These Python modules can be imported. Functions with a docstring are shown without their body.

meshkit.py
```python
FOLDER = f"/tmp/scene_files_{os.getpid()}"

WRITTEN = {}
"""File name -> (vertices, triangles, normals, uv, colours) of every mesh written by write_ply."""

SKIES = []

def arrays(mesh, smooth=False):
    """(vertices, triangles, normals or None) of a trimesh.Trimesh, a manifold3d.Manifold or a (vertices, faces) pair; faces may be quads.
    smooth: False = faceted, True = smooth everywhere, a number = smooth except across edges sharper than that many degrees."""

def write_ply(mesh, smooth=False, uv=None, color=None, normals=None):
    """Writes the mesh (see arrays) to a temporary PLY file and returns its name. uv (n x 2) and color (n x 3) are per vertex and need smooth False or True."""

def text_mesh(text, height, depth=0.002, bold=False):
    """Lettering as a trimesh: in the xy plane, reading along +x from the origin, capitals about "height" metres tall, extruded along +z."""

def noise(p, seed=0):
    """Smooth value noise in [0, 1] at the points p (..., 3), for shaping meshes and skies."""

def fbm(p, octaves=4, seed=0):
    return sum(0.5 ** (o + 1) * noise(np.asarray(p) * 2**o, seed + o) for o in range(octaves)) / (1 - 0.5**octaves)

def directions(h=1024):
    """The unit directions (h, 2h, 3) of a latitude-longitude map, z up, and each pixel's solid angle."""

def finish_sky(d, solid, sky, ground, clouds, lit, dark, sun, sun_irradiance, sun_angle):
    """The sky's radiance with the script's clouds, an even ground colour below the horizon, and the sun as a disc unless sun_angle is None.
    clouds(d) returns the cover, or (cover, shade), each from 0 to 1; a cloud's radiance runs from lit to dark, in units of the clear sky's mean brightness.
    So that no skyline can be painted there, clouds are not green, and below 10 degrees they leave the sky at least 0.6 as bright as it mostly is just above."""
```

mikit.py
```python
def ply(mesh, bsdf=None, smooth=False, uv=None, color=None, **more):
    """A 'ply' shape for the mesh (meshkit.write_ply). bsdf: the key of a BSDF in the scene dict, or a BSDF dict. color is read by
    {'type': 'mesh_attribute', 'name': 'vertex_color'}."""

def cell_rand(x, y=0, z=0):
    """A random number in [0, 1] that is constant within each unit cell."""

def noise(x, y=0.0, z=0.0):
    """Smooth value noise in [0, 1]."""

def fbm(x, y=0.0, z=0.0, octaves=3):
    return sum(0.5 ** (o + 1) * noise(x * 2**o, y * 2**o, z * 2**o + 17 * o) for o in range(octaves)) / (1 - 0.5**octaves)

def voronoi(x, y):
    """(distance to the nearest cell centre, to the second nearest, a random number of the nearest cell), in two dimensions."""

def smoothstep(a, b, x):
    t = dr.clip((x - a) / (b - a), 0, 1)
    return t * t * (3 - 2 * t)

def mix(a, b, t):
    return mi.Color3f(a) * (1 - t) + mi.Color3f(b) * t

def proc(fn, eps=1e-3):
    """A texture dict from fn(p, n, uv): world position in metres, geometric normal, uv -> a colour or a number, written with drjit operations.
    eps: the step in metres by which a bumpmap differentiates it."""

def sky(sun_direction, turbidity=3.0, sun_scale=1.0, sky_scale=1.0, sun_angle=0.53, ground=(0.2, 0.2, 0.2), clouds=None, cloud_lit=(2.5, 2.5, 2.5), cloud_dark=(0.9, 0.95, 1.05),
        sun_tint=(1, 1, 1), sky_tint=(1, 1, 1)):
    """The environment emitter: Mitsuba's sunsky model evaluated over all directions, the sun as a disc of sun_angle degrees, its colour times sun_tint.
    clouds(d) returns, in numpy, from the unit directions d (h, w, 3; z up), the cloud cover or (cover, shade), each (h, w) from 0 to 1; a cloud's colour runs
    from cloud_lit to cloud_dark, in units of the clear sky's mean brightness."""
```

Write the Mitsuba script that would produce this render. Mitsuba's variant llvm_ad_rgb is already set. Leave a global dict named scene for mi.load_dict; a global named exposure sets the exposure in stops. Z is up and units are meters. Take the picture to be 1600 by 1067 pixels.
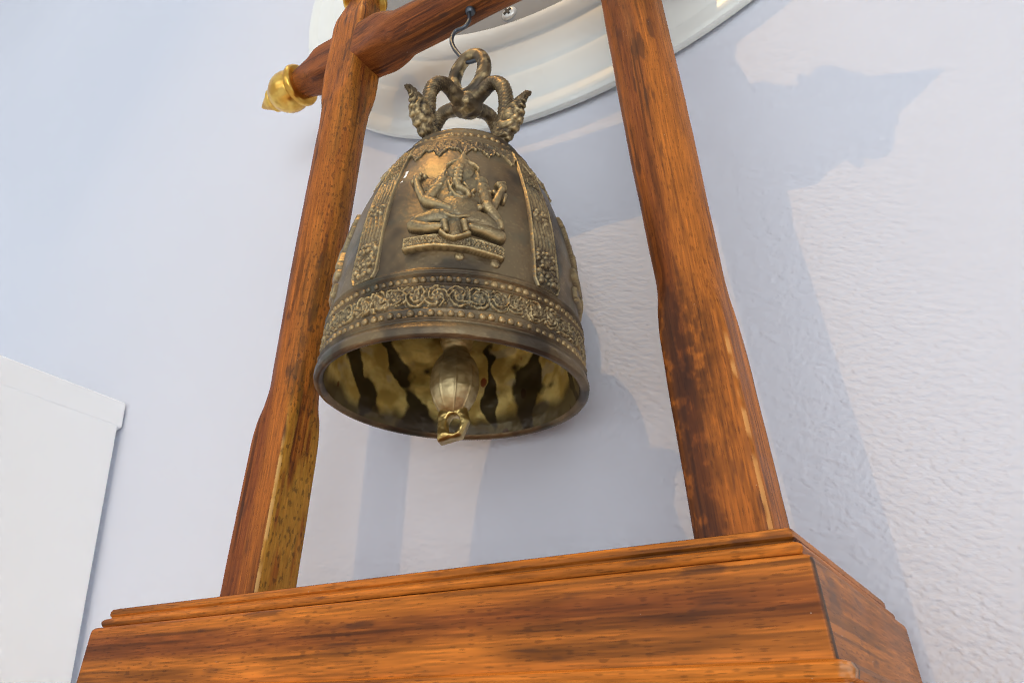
import math, random
import numpy as np, trimesh, manifold3d as m3, mitsuba as mi, drjit as dr
import mikit, meshkit
from mikit import ply, proc, noise, fbm, smoothstep, mix, voronoi
from scipy.interpolate import PchipInterpolator
from scipy.ndimage import gaussian_filter
T = mi.ScalarTransform4f
rng = np.random.default_rng(7)
scene, labels = {}, {}

# ------------------------------------------------------------------ camera
CAM = np.array([0.180838, -0.259432, -0.126689])
FWD = np.array([-0.45183746, 0.64041346, 0.62105838])
UPV = np.array([0.33693555, -0.52210449, 0.7835058])
FPX, CX, CY = 1147.554, 724.047, 284.068           # focal length and principal point, in pixels of the 1600 x 1067 photograph
scene['camera'] = {'type': 'perspective', 'fov': 2 * math.degrees(math.atan(800 / FPX)), 'fov_axis': 'x',
                   'to_world': T().look_at(origin=CAM.tolist(), target=(CAM + FWD).tolist(), up=UPV.tolist()),
                   'principal_point_offset_x': -(CX - 800) / 1600, 'principal_point_offset_y': -(CY - 533.5) / 1067,
                   'near_clip': 0.01, 'far_clip': 50.0}
# ------------------------------------------------------------------ light: one small warm ceiling lamp, two added fill panels behind the camera, the room's soft light
exposure = -0.03
KEY = np.array([-0.262, -1.0, 2.3319]); KEY /= np.linalg.norm(KEY)
scene['room_light'] = {'type': 'constant', 'radiance': {'type': 'rgb', 'value': [0.70, 0.735, 0.78]}}
lamp_at = KEY * 3.4                                   # a recessed ceiling spotlight, aimed low and to the right of the bell
scene['ceiling_spotlight'] = {'type': 'spot', 'to_world': T().look_at(origin=lamp_at.tolist(), target=[0.08, 0.0, -0.08], up=[0, 1, 0]),
                              'intensity': {'type': 'rgb', 'value': [12.4, 7.3, 2.3]}, 'cutoff_angle': 14.0, 'beam_width': 4.5}
for key, at, size, rad in (('fill_panel', (-0.25, -3.0, 0.25), (1.3, 0.9), (1.5, 1.58, 1.66)), ('fill_panel_001', (1.5, -2.7, -0.15), (0.8, 0.8), (4.2, 4.4, 4.6))):
    scene[key] = {'type': 'rectangle', 'to_world': T().look_at(origin=list(at), target=[0, 0, 0.1], up=[0, 0, 1]) @ T().scale([size[0], size[1], 1]),
                  'emitter': {'type': 'area', 'radiance': {'type': 'rgb', 'value': list(rad)}}}  # added area lights, out of view, that brighten the wall, board and bell
labels['fill_panel'] = {'label': 'wide soft fill light added behind the viewer, out of view', 'category': 'fill_panel'}
labels['fill_panel_001'] = {'label': 'square fill light added to the right behind the viewer, out of view', 'category': 'fill_panel'}

# ------------------------------------------------------------------ helpers
def add(key, mesh, bsdf, smooth=30, **kw):
    scene[key] = ply(mesh, bsdf, smooth, **kw)

def grid_faces(n, m, close=False):
    i, j = np.meshgrid(np.arange(n - 1), np.arange(m if close else m - 1), indexing='ij')
    a, b = i * m + j, i * m + (j + 1) % m
    return np.vstack([np.stack([a, b, b + m], -1).reshape(-1, 3), np.stack([a, b + m, a + m], -1).reshape(-1, 3)])

def loft(rings, cap=True):
    """rings (n, m, 3): closed sections joined into one skin, with flat caps."""
    rings = np.asarray(rings, float); n, m = rings.shape[:2]
    v, f = rings.reshape(-1, 3), grid_faces(n, m, True)
    if cap:
        v = np.vstack([v, rings[0].mean(0), rings[-1].mean(0)]); j = np.arange(m)
        f = np.vstack([f, np.stack([(j + 1) % m, j, np.full(m, n * m)], 1), np.stack([(n - 1) * m + j, (n - 1) * m + (j + 1) % m, np.full(m, n * m + 1)], 1)])
    t = trimesh.Trimesh(v, f, process=False)
    if t.volume < 0: t.invert()
    return t

def sweep(pts, radii, sides=20, n=None, squash=None):
    """A tube through points (Catmull-Rom), its radius interpolated."""
    pts = np.asarray(pts, float); radii = np.broadcast_to(np.asarray(radii, float), (len(pts),))
    s = np.r_[0, np.cumsum(np.linalg.norm(np.diff(pts, axis=0), axis=1))]
    n = n or len(pts) * 8
    q = np.linspace(0, s[-1], n)
    from scipy.interpolate import CubicSpline
    c, r = CubicSpline(s, pts)(q), PchipInterpolator(s, radii)(q)
    t = np.gradient(c, axis=0); t /= np.linalg.norm(t, axis=1, keepdims=True)
    a = np.cross(t[0], [0.3, 0.2, 0.9]); a /= np.linalg.norm(a)
    out, ang = [], np.linspace(0, 2 * np.pi, sides, endpoint=False)
    for k in range(n):
        a = a - t[k] * (a @ t[k]); a /= np.linalg.norm(a); b = np.cross(t[k], a)
        out.append(c[k] + r[k] * (np.cos(ang)[:, None] * a + np.sin(ang)[:, None] * b))
    return loft(out)

def rough(mesh, amp, freq, seed=0):
    m = mesh.copy(); n = m.vertex_normals
    m.vertices = m.vertices + n * (amp * (meshkit.fbm(m.vertices * freq, 3, seed) - 0.5) * 2)[:, None]
    return m

def lathe(profile, origin, axis, seg=96, wob=0.0, seed=0):
    """profile: (r, h) pairs along axis from origin."""
    axis = np.asarray(axis, float) / np.linalg.norm(axis)
    a = np.cross(axis, [0.31, 0.9, 0.2]); a /= np.linalg.norm(a); b = np.cross(axis, a)
    th = np.linspace(0, 2 * np.pi, seg, endpoint=False)
    rings = [np.asarray(origin) + h * axis + r * (np.cos(th)[:, None] * a + np.sin(th)[:, None] * b) for r, h in profile]
    return loft(rings)

# ------------------------------------------------------------------ materials
def c3(r, g, b): return mi.Color3f(r, g, b)
def pr(fn, eps=1e-3): return proc(fn, eps)

def bumped(b, fn, scale, eps=4e-4):
    return {'type': 'bumpmap', 'scale': scale, 'arbitrary': pr(fn, eps), 'bsdf': b}

# plaster wall: lavender grey emulsion over a fine orange-peel roller texture
def wall_col(p, n, uv):
    v = fbm(p.x * 3, p.y * 3, p.z * 3, 3) - 0.5
    return mix((0.585, 0.605, 0.665), (0.61, 0.628, 0.685), v * 2 + 0.5)
def wall_bump(p, n, uv):
    a = noise(p.x * 640 + 3, p.y * 640, p.z * 640)
    return 0.55 * smoothstep(0.2, 0.9, a) + 0.40 * noise(p.x * 1150, p.y * 1150, p.z * 1150) + 0.25 * noise(p.x * 310 + 9, 0, p.z * 310)
scene['M_wall'] = bumped({'type': 'principled', 'base_color': pr(wall_col), 'roughness': 0.62, 'specular': 0.3}, wall_bump, 0.00046, 2.5e-4)

# stained, varnished hardwood; the grain runs along x (base, crossbar) or z (posts)
def wood(axis, red, seed):
    """axis: the way the grain runs, 0 = x, 2 = z."""
    def grain(x, y, z):
        s, c, d = (x, y, z) if axis == 0 else (z, x, y)
        w = 0.0022 * (fbm(s * 16 + seed, c * 22, d * 22, 2) - 0.5)
        c, d = c + w, d + w
        band = fbm(c * 95 + seed, d * 95, s * 3.2, 3)                      # growth rings, cut lengthwise
        line = noise(c * 780 + seed, d * 780, s * 9)
        line2 = noise(c * 1500, d * 1500 + seed, s * 24)
        fibre = noise(c * 2600 + seed, d * 2600, s * 110)
        pore = noise(c * 3600, d * 3600 + seed, s * 330)
        zone = fbm(c * 120 + seed, d * 120, s * 14, 3)
        cloud = fbm(c * 60 + seed, d * 60 + 5, s * 11, 3)
        fleck = fbm(c * 330 + seed, d * 330, s * 60, 3)
        t = smoothstep(0.38, 0.74, band)
        col = mix((0.46, 0.143, 0.017), (0.20, 0.053, 0.010), t)
        col = mix(col, (0.165, 0.043, 0.012), red)
        col = mix(col, col * 0.40, 0.95 * smoothstep(0.50, 0.78, line) * (0.5 + 0.5 * smoothstep(0.38, 0.6, zone)))
        col = mix(col, col * 1.35 + mi.Color3f(0.02, 0.009, 0.001), 0.7 * smoothstep(0.56, 0.9, line2))
        col = col * (0.66 + 0.68 * fibre)
        col = mix(col, col * 0.30, 0.50 * smoothstep(0.66, 0.86, pore))
        col = mix(col, col * 0.55, 0.7 * smoothstep(0.50, 0.70, cloud))
        col = mix(col, (0.04, 0.016, 0.009), 0.6 * smoothstep(0.56, 0.70, fleck) * smoothstep(0.42, 0.60, zone))
        stain = zone
        dust = smoothstep(0.965, 0.98, noise(x * 900 + 7, y * 900 + seed, z * 900)) * smoothstep(0.45, 0.6, stain)
        return mix(col, (0.60, 0.50, 0.40), 0.55 * dust)
    def col(p, n, uv):
        return grain(p.x, p.y, p.z)
    col.grain = grain
    return col
def base_col(p, n, uv):
    # the ends of the base are boards of their own, their grain running front to back; a dark glue line shows at the mitre
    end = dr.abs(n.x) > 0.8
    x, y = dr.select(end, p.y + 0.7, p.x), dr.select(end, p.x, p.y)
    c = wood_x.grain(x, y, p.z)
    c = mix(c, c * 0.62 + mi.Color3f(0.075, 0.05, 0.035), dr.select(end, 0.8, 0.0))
    line = smoothstep(0.0010, 0.0003, dr.abs(p.y + 0.0618)) * dr.select(dr.abs(n.x) > 0.5, 1.0, 0.0)
    c = mix(c, (0.05, 0.045, 0.04), 0.8 * line)
    # varnish rubbed through along the arris of the plinth at the near corner
    d = dr.maximum(dr.abs(p.x - 0.1451), dr.abs(p.y + 0.0656)) + 0.0022 * (fbm(p.x * 500, p.y * 500, p.z * 700, 3) - 0.5)
    wornc = smoothstep(0.0030, 0.0014, d) * smoothstep(-0.1068, -0.1078, p.z + 0.001 * noise(p.x * 300, p.y * 300, 0))
    return mix(c, mix((0.34, 0.20, 0.10), (0.56, 0.45, 0.33), smoothstep(0.3, 0.7, noise(p.x * 1300, p.y * 1300, p.z * 700))), 0.28 * wornc)
def wood_rough(p, n, uv): return 0.36 + 0.22 * fbm(p.x * 60, p.y * 60, p.z * 60, 2)
def wood_bump_x(p, n, uv): return fbm(p.x * 40, p.y * 900, p.z * 900, 2)
def wood_bump_z(p, n, uv): return fbm(p.x * 900, p.y * 900, p.z * 40, 2)
wood_x = wood(0, 0.0, 0.0)
wood_bar = wood(0, 0.75, 4.0)
_wl = wood(2, 0.40, 8.0)
_wr = wood(2, 0.36, 21.0)
def worn_edge(p, n, zlo):
    e = dr.abs(n.x * n.y)
    return smoothstep(0.30, 0.48, e) * smoothstep(0.40, 0.62, fbm(p.x * 160, p.y * 160, p.z * 110, 3) + 0.05) * smoothstep(0.004, -0.012, p.z - zlo)
def post_left(p, n, uv):
    c = _wl(p, n, uv)
    q = fbm(p.x * 240 + 2, p.y * 240, p.z * 26, 3)
    # warm light painted gold on the side facing the bell, most at the foot
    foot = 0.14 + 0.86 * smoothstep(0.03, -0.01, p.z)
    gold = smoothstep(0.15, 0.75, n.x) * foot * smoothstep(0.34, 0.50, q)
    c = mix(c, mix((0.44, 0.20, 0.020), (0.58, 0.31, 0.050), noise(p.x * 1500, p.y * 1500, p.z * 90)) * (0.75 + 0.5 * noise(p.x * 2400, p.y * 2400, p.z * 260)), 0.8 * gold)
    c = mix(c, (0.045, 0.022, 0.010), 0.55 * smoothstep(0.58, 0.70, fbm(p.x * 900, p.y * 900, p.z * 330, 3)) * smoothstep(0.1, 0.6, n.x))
    return mix(c, (0.62, 0.37, 0.12), 0.8 * worn_edge(p, n, 0.0))
def post_right(p, n, uv):
    c = _wr(p, n, uv)
    d = fbm(p.x * 60, p.y * 60, p.z * 26 + 7, 3)
    e = fbm(p.x * 420, p.y * 420, p.z * 230, 3)
    # burnt-looking stain down the square foot of this post, scuffed through in flecks
    s = smoothstep(0.030, 0.006, p.z + (d - 0.5) * 0.02) * smoothstep(0.1170, 0.1045, p.x + (d - 0.5) * 0.026 + (e - 0.5) * 0.009)
    c = mix(c, c * 0.18 + mi.Color3f(0.012, 0.005, 0.004), 0.80 * s * smoothstep(0.78, 0.48, e))
    return mix(c, (0.62, 0.30, 0.09), 0.8 * worn_edge(p, n, 0.0) * smoothstep(0.105, 0.115, p.x))
def varnish(col, bump):
    return bumped({'type': 'principled', 'base_color': pr(col), 'roughness': pr(wood_rough), 'specular': 0.16, 'clearcoat': 0.10, 'clearcoat_gloss': 0.8}, bump, 0.00014, 2.5e-4)
scene['M_wood_base'] = varnish(base_col, wood_bump_x)
scene['M_wood_bar'] = varnish(wood_bar, wood_bump_x)
scene['M_wood_left'] = varnish(post_left, wood_bump_z)
scene['M_wood_right'] = varnish(post_right, wood_bump_z)

# gilding
def gild_col(p, n, uv):
    return mix((0.83, 0.52, 0.12), (0.62, 0.33, 0.06), smoothstep(0.35, 0.7, fbm(p.x * 160, p.y * 160, p.z * 160, 3)))
scene['M_gilt'] = {'type': 'principled', 'base_color': pr(gild_col), 'metallic': 0.95, 'roughness': 0.20}

# bronze: dark patinated body, rubbed beads, relief with painted highlights
def bronze(dark, mid, hi):
    def col(p, n, uv):
        a = fbm(p.x * 55, p.y * 55, p.z * 40, 4)
        b = noise(p.x * 900, p.y * 900, p.z * 900)
        c = mix(dark, mid, smoothstep(0.32, 0.62, a))
        c = mix(c, hi, 0.16 * smoothstep(0.60, 0.90, b) * smoothstep(0.38, 0.62, a))
        return mix(c, (0.10, 0.115, 0.085), 0.35 * smoothstep(0.56, 0.72, fbm(p.x * 90 + 3, p.y * 90, p.z * 70, 3)))
    return col
def br_rough(p, n, uv): return 0.29 + 0.26 * fbm(p.x * 140, p.y * 140, p.z * 140, 3)
def br_bump(p, n, uv): return fbm(p.x * 700, p.y * 700, p.z * 700, 3)
def bronze_mat(d, m_, h, sc): return {'type': 'twosided', 'bsdf': bumped({'type': 'principled', 'base_color': pr(bronze(d, m_, h)), 'metallic': 0.78, 'roughness': pr(br_rough), 'specular': 0.5}, br_bump, sc, 2.5e-4)}
scene['M_bronze'] = bronze_mat((0.076, 0.059, 0.041), (0.205, 0.147, 0.079), (0.52, 0.35, 0.16), 0.00022)
scene['M_bronze_rubbed'] = bronze_mat((0.17, 0.122, 0.066), (0.38, 0.265, 0.125), (0.66, 0.48, 0.22), 0.00026)
scene['M_relief'] = {'type': 'twosided', 'bsdf': bumped({'type': 'principled', 'base_color': {'type': 'mesh_attribute', 'name': 'vertex_color'}, 'metallic': 0.78, 'roughness': pr(br_rough), 'specular': 0.5}, br_bump, 0.00022, 2.5e-4)}
scene['M_bronze_dark'] = bronze_mat((0.060, 0.046, 0.032), (0.14, 0.100, 0.058), (0.48, 0.32, 0.15), 0.00026)
BY = -0.008467
def inside_col(p, n, uv):
    # streaks of black wax and soot between bare brass patches, running down the inside of the casting
    an = dr.atan2(p.y - BY, p.x - p.z * 0.03)
    an = dr.select(an < -1.0, an + 6.2831853, an)
    w = 0.55 * (fbm(p.x * 60, p.y * 60, p.z * 45, 3) - 0.5)
    band = mi.Float(0)
    for c0, wd, sl in ((189, 5, 8), (156, 7.5, 11), (104, 3.5, 0), (79, 8, -3), (36, 6, 0), (235, 9, 3), (290, 9, 0), (-20, 9, 0)):
        x = (an + w - math.radians(c0) - sl * (p.z - 0.03)) / math.radians(wd)
        band = dr.maximum(band, dr.exp(-dr.square(x)))
    pat = fbm(p.x * 75 + 4, p.y * 75, p.z * 60, 4)
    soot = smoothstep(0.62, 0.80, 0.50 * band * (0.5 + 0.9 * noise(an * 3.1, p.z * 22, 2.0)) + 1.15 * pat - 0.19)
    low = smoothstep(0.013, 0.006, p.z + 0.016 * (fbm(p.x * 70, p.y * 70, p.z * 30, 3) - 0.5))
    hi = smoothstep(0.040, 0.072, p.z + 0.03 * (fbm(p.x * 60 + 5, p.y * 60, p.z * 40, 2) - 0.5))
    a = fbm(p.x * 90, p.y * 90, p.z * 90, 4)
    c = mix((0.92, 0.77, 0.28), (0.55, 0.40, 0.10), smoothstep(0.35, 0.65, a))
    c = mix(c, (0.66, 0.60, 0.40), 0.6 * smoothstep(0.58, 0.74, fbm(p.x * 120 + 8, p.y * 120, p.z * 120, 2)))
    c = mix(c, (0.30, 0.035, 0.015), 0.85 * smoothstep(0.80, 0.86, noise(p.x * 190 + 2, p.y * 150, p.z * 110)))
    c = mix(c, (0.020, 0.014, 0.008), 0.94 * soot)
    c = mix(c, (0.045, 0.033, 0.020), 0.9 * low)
    return mix(c, (0.05, 0.035, 0.016), 0.85 * hi)  # darkness deep inside the bell, painted into the colour towards the top
def inside_bump(p, n, uv): return fbm(p.x * 160, p.y * 160, p.z * 160, 3)
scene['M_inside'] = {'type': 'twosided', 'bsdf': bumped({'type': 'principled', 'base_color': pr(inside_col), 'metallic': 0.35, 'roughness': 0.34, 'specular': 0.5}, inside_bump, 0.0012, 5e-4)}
def clap_col(p, n, uv):
    return mix((0.60, 0.48, 0.25), (0.42, 0.31, 0.14), smoothstep(0.35, 0.65, fbm(p.x * 150, p.y * 150, p.z * 260, 3)))
def clap_bump(p, n, uv): return fbm(p.x * 160, p.y * 160, p.z * 900, 3)
scene['M_clapper'] = bumped({'type': 'principled', 'base_color': pr(clap_col), 'metallic': 0.8, 'roughness': 0.44}, clap_bump, 0.00022, 2.5e-4)
def eye_col(p, n, uv):
    return mix((0.62, 0.46, 0.17), (0.40, 0.27, 0.09), smoothstep(0.35, 0.65, fbm(p.x * 200, p.y * 200, p.z * 200, 3)))
scene['M_clapper_eye'] = bumped({'type': 'principled', 'base_color': pr(eye_col), 'metallic': 0.9, 'roughness': 0.30}, br_bump, 0.0003, 2.5e-4)
scene['M_iron'] = {'type': 'principled', 'base_color': {'type': 'rgb', 'value': [0.09, 0.10, 0.115]}, 'metallic': 0.85, 'roughness': 0.34}
def glaze_col(p, n, uv): return mix((0.70, 0.715, 0.665), (0.66, 0.68, 0.645), fbm(p.x * 6, p.y * 6, p.z * 6, 2))
scene['M_glaze'] = {'type': 'principled', 'base_color': pr(glaze_col), 'roughness': 0.30, 'specular': 0.5, 'clearcoat': 0.12, 'clearcoat_gloss': 0.8}
scene['M_grey'] = {'type': 'principled', 'base_color': {'type': 'rgb', 'value': [0.22, 0.215, 0.205]}, 'roughness': 0.55, 'specular': 0.2}
scene['M_screw'] = {'type': 'principled', 'base_color': {'type': 'rgb', 'value': [0.62, 0.60, 0.55]}, 'metallic': 0.5, 'roughness': 0.35}
scene['M_black'] = {'type': 'principled', 'base_color': {'type': 'rgb', 'value': [0.01, 0.01, 0.01]}, 'roughness': 0.6}
def board_bump(p, n, uv): return fbm(p.x * 60 + p.y * 700, p.y * 700, p.z * 12, 3)
scene['M_board'] = bumped({'type': 'principled', 'base_color': {'type': 'rgb', 'value': [0.87, 0.885, 0.885]}, 'roughness': 0.45, 'specular': 0.4}, board_bump, 0.0003, 4e-4)
scene['M_paint_chip'] = {'type': 'principled', 'base_color': {'type': 'rgb', 'value': [0.80, 0.78, 0.72]}, 'roughness': 0.7}

# ------------------------------------------------------------------ wall
WY, WK = 0.06282, -0.01186
def wy(x): return WY + WK * x
X0, X1 = -4.0, 3.0
v = np.array([[X0, wy(X0), -1.2], [X1, wy(X1), -1.2], [X1, wy(X1), 4.5], [X0, wy(X0), 4.5]])
add('wall', (v, np.array([[0, 1, 2], [0, 2, 3]])), 'M_wall', False, uv=v[:, [0, 2]])
labels['wall'] = {'kind': 'structure', 'label': 'pale lavender grey plaster wall with a fine bumpy roller texture'}

# the white shelf that carries the stand and the board (its front edge passes just below the viewer)
sh = trimesh.creation.box((2.4, 0.30, 0.03)); sh.apply_translation((-0.2, 0.058 - 0.15 - 0.004, -0.165 - 0.0003))
scene['M_shelf'] = {'type': 'principled', 'base_color': {'type': 'rgb', 'value': [0.86, 0.86, 0.86]}, 'roughness': 0.5}
add('shelf', sh, 'M_shelf', False)
labels['shelf'] = {'kind': 'structure', 'label': 'white shelf under the bell stand'}

# ------------------------------------------------------------------ white round fixture on the wall, with its stepped rim
PC = np.array([0.0528, 0.5066])
pc3 = np.array([PC[0], wy(PC[0]), PC[1]]); wn = np.array([-WK, 1, 0]); wn /= np.linalg.norm(wn); wn = -wn     # towards the room
prof = [(0.3005, 0.0015), (0.3065, 0.0035), (0.3075, 0.006), (0.3065, 0.0085), (0.303, 0.0100), (0.297, 0.0098), (0.292, 0.0088), (0.289, 0.0092), (0.286, 0.0105),
        (0.276, 0.0125), (0.266, 0.0138), (0.2625, 0.0132), (0.260, 0.0136), (0.257, 0.0150), (0.246, 0.0165), (0.236, 0.0172), (0.2325, 0.0165), (0.230, 0.0170), (0.227, 0.0185),
        (0.214, 0.0195), (0.206, 0.0196), (0.2035, 0.0182), (0.202, 0.0150), (0.2015, 0.0120)]
prof = [(float(np.interp(r, [0.2015, 0.3075], [0.2095, 0.2995])), h) for r, h in prof]
add('wall_light__rim', lathe(prof, pc3, wn, 256), 'M_glaze', 40)
add('wall_light__inner_disc', lathe([(0.2105, 0.002), (0.2105, 0.0135), (0.2085, 0.0142), (0.10, 0.0150), (0.001, 0.0155)], pc3, wn, 192), 'M_grey', 40)
labels['wall_light'] = {'label': 'large round glossy white fixture with stepped rim on the wall behind the bell', 'category': 'wall fixture'}
sx, sz = 0.0022, 0.3168
sc3 = np.array([sx, wy(sx), sz]) + wn * 0.0142
add('wall_light__screw', lathe([(0.0063, -0.001), (0.0063, 0.0008), (0.0056, 0.0018), (0.0040, 0.0027), (0.0018, 0.0031), (0.0004, 0.0032)], sc3, wn, 40), 'M_screw', 50)
bars = []
for a in (25, 115):
    b = trimesh.creation.box((0.0070, 0.0019, 0.0016)); b.apply_transform(trimesh.transformations.rotation_matrix(math.radians(a), [0, 0, 1]))
    mt = np.eye(4); mt[:3, 0] = [1, 0, 0]; mt[:3, 1] = [0, 0, 1]; mt[:3, 2] = wn; mt[:3, 3] = sc3 + wn * 0.0030
    b.apply_transform(mt); bars.append(b)
add('wall_light__screw__cross_slot', trimesh.util.concatenate(bars), 'M_black', False)

# ------------------------------------------------------------------ white painted board leaning at the left
def board_face(s, z):      # s: metres towards the viewer from the wall
    x = -0.380 + (0.0975 - z) * 0.235
    return np.array([x, wy(x) - 0.0015 - s, z])
def slab(z0, z1, s0, s1, out, th, bev=0.0012):
    P = [board_face(s, z) for z in (z0, z1) for s in (s0, s1)]
    nrm = np.array([1, 0, 0.235]); nrm /= np.linalg.norm(nrm)
    pts = np.array([q + nrm * o for q in P for o in (out, out - th)])
    h = m3.Manifold.hull_points(pts.astype(np.float32))
    return h
def rounded(pts, r, seg=10):
    s = m3.Manifold.sphere(r, seg)
    return m3.Manifold.batch_hull([s.translate([float(a) for a in q]) for q in pts])
def slab_round(z0, z1, s0, s1, out, th, r):
    nrm = np.array([1, 0, 0.235]); nrm /= np.linalg.norm(nrm)
    return rounded([board_face(s, z) + nrm * o for z in (z0 + r, z1 - r) for s in (s0 + r, s1 - r) for o in (out - r, out - th + r)], r)
add('white_board__panel', slab_round(-0.1485, 0.0800, 0.0045, 0.22, 0.0, 0.018, 0.0015), 'M_board', 40)
add('white_board__cap_strip', slab_round(0.0780, 0.1000, 0.0005, 0.2222, 0.0004, 0.0190, 0.0018), 'M_board', 40)
labels['white_board'] = {'label': 'white painted board with a cap strip, standing against the wall left of the stand', 'category': 'board'}

# ------------------------------------------------------------------ bell stand
labels['bell_stand'] = {'label': 'varnished wooden bell stand with two posts, gilded finials and a moulded base', 'category': 'bell stand'}
BX0, BX1, BY0, BY1 = -0.1343, 0.1421, -0.0626, 0.0585
def rect_ring(z, ins, rad=0.0012, k=5):
    out = []
    for cx, cy, a0 in ((BX1 - ins, BY1 - ins, 0), (BX0 + ins, BY1 - ins, 90), (BX0 + ins, BY0 + ins, 180), (BX1 - ins, BY0 + ins, 270)):
        ccx, ccy = cx - math.copysign(rad, cx), cy - math.copysign(rad, cy)
        for a in np.linspace(a0, a0 + 90, k):
            out.append([ccx + rad * math.cos(math.radians(a)), ccy + rad * math.sin(math.radians(a)), z])
    return out
def stack(levels):
    # dense along the edges so that the timber can be slightly uneven
    rings = []
    for z, ins in levels:
        r = np.array(rect_ring(z, ins)); q = []
        for i in range(len(r)):
            a, b = r[i], r[(i + 1) % len(r)]; n = max(1, int(np.linalg.norm(b - a) / 0.004))
            q += [a + (b - a) * t / n for t in range(n)]
        rings.append(q)
    n = len(rings[0])
    rings = [trimesh.util.np.asarray(r) for r in rings]
    out = []
    for r in rings:
        if len(r) != n:
            s = np.linspace(0, len(r), n, endpoint=False); i = s.astype(int); t = (s - i)[:, None]
            r = r[i] * (1 - t) + r[(i + 1) % len(r)] * t
        out.append(r)
    return loft(out)
def stack_simple(levels):
    return loft([rect_ring(z, ins) for z, ins in levels])
block = stack_simple([(-0.1086, 0.0), (-0.1070, 0.0), (-0.0885, 0.0), (-0.0876, 0.0003), (-0.0870, 0.0010), (-0.0868, 0.0030)])
add('bell_stand__base', rough(block, 0.00012, 60, 3), 'M_wood_base', 30)
add('bell_stand__base__top_moulding', stack_simple([(-0.0872, 0.0031), (-0.0866, 0.0031), (-0.0864, 0.0026), (-0.0857, 0.0022), (-0.0850, 0.0020), (-0.0843, 0.0023), (-0.0838, 0.0030), (-0.0836, 0.0043), (-0.0830, 0.0045),
    (-0.0828, 0.0042), (-0.0824, 0.0038), (-0.0812, 0.0038), (-0.0804, 0.0043), (-0.0800, 0.0056)]), 'M_wood_base', 30)
add('bell_stand__base__plinth', stack_simple([(-0.1500, -0.0026), (-0.1130, -0.0026), (-0.1124, -0.0017), (-0.1117, -0.0017), (-0.1111, -0.0030), (-0.1096, -0.0035), (-0.1083, -0.0029), (-0.1077, -0.0012), (-0.1072, 0.0012)]), 'M_wood_base', 30)

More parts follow.
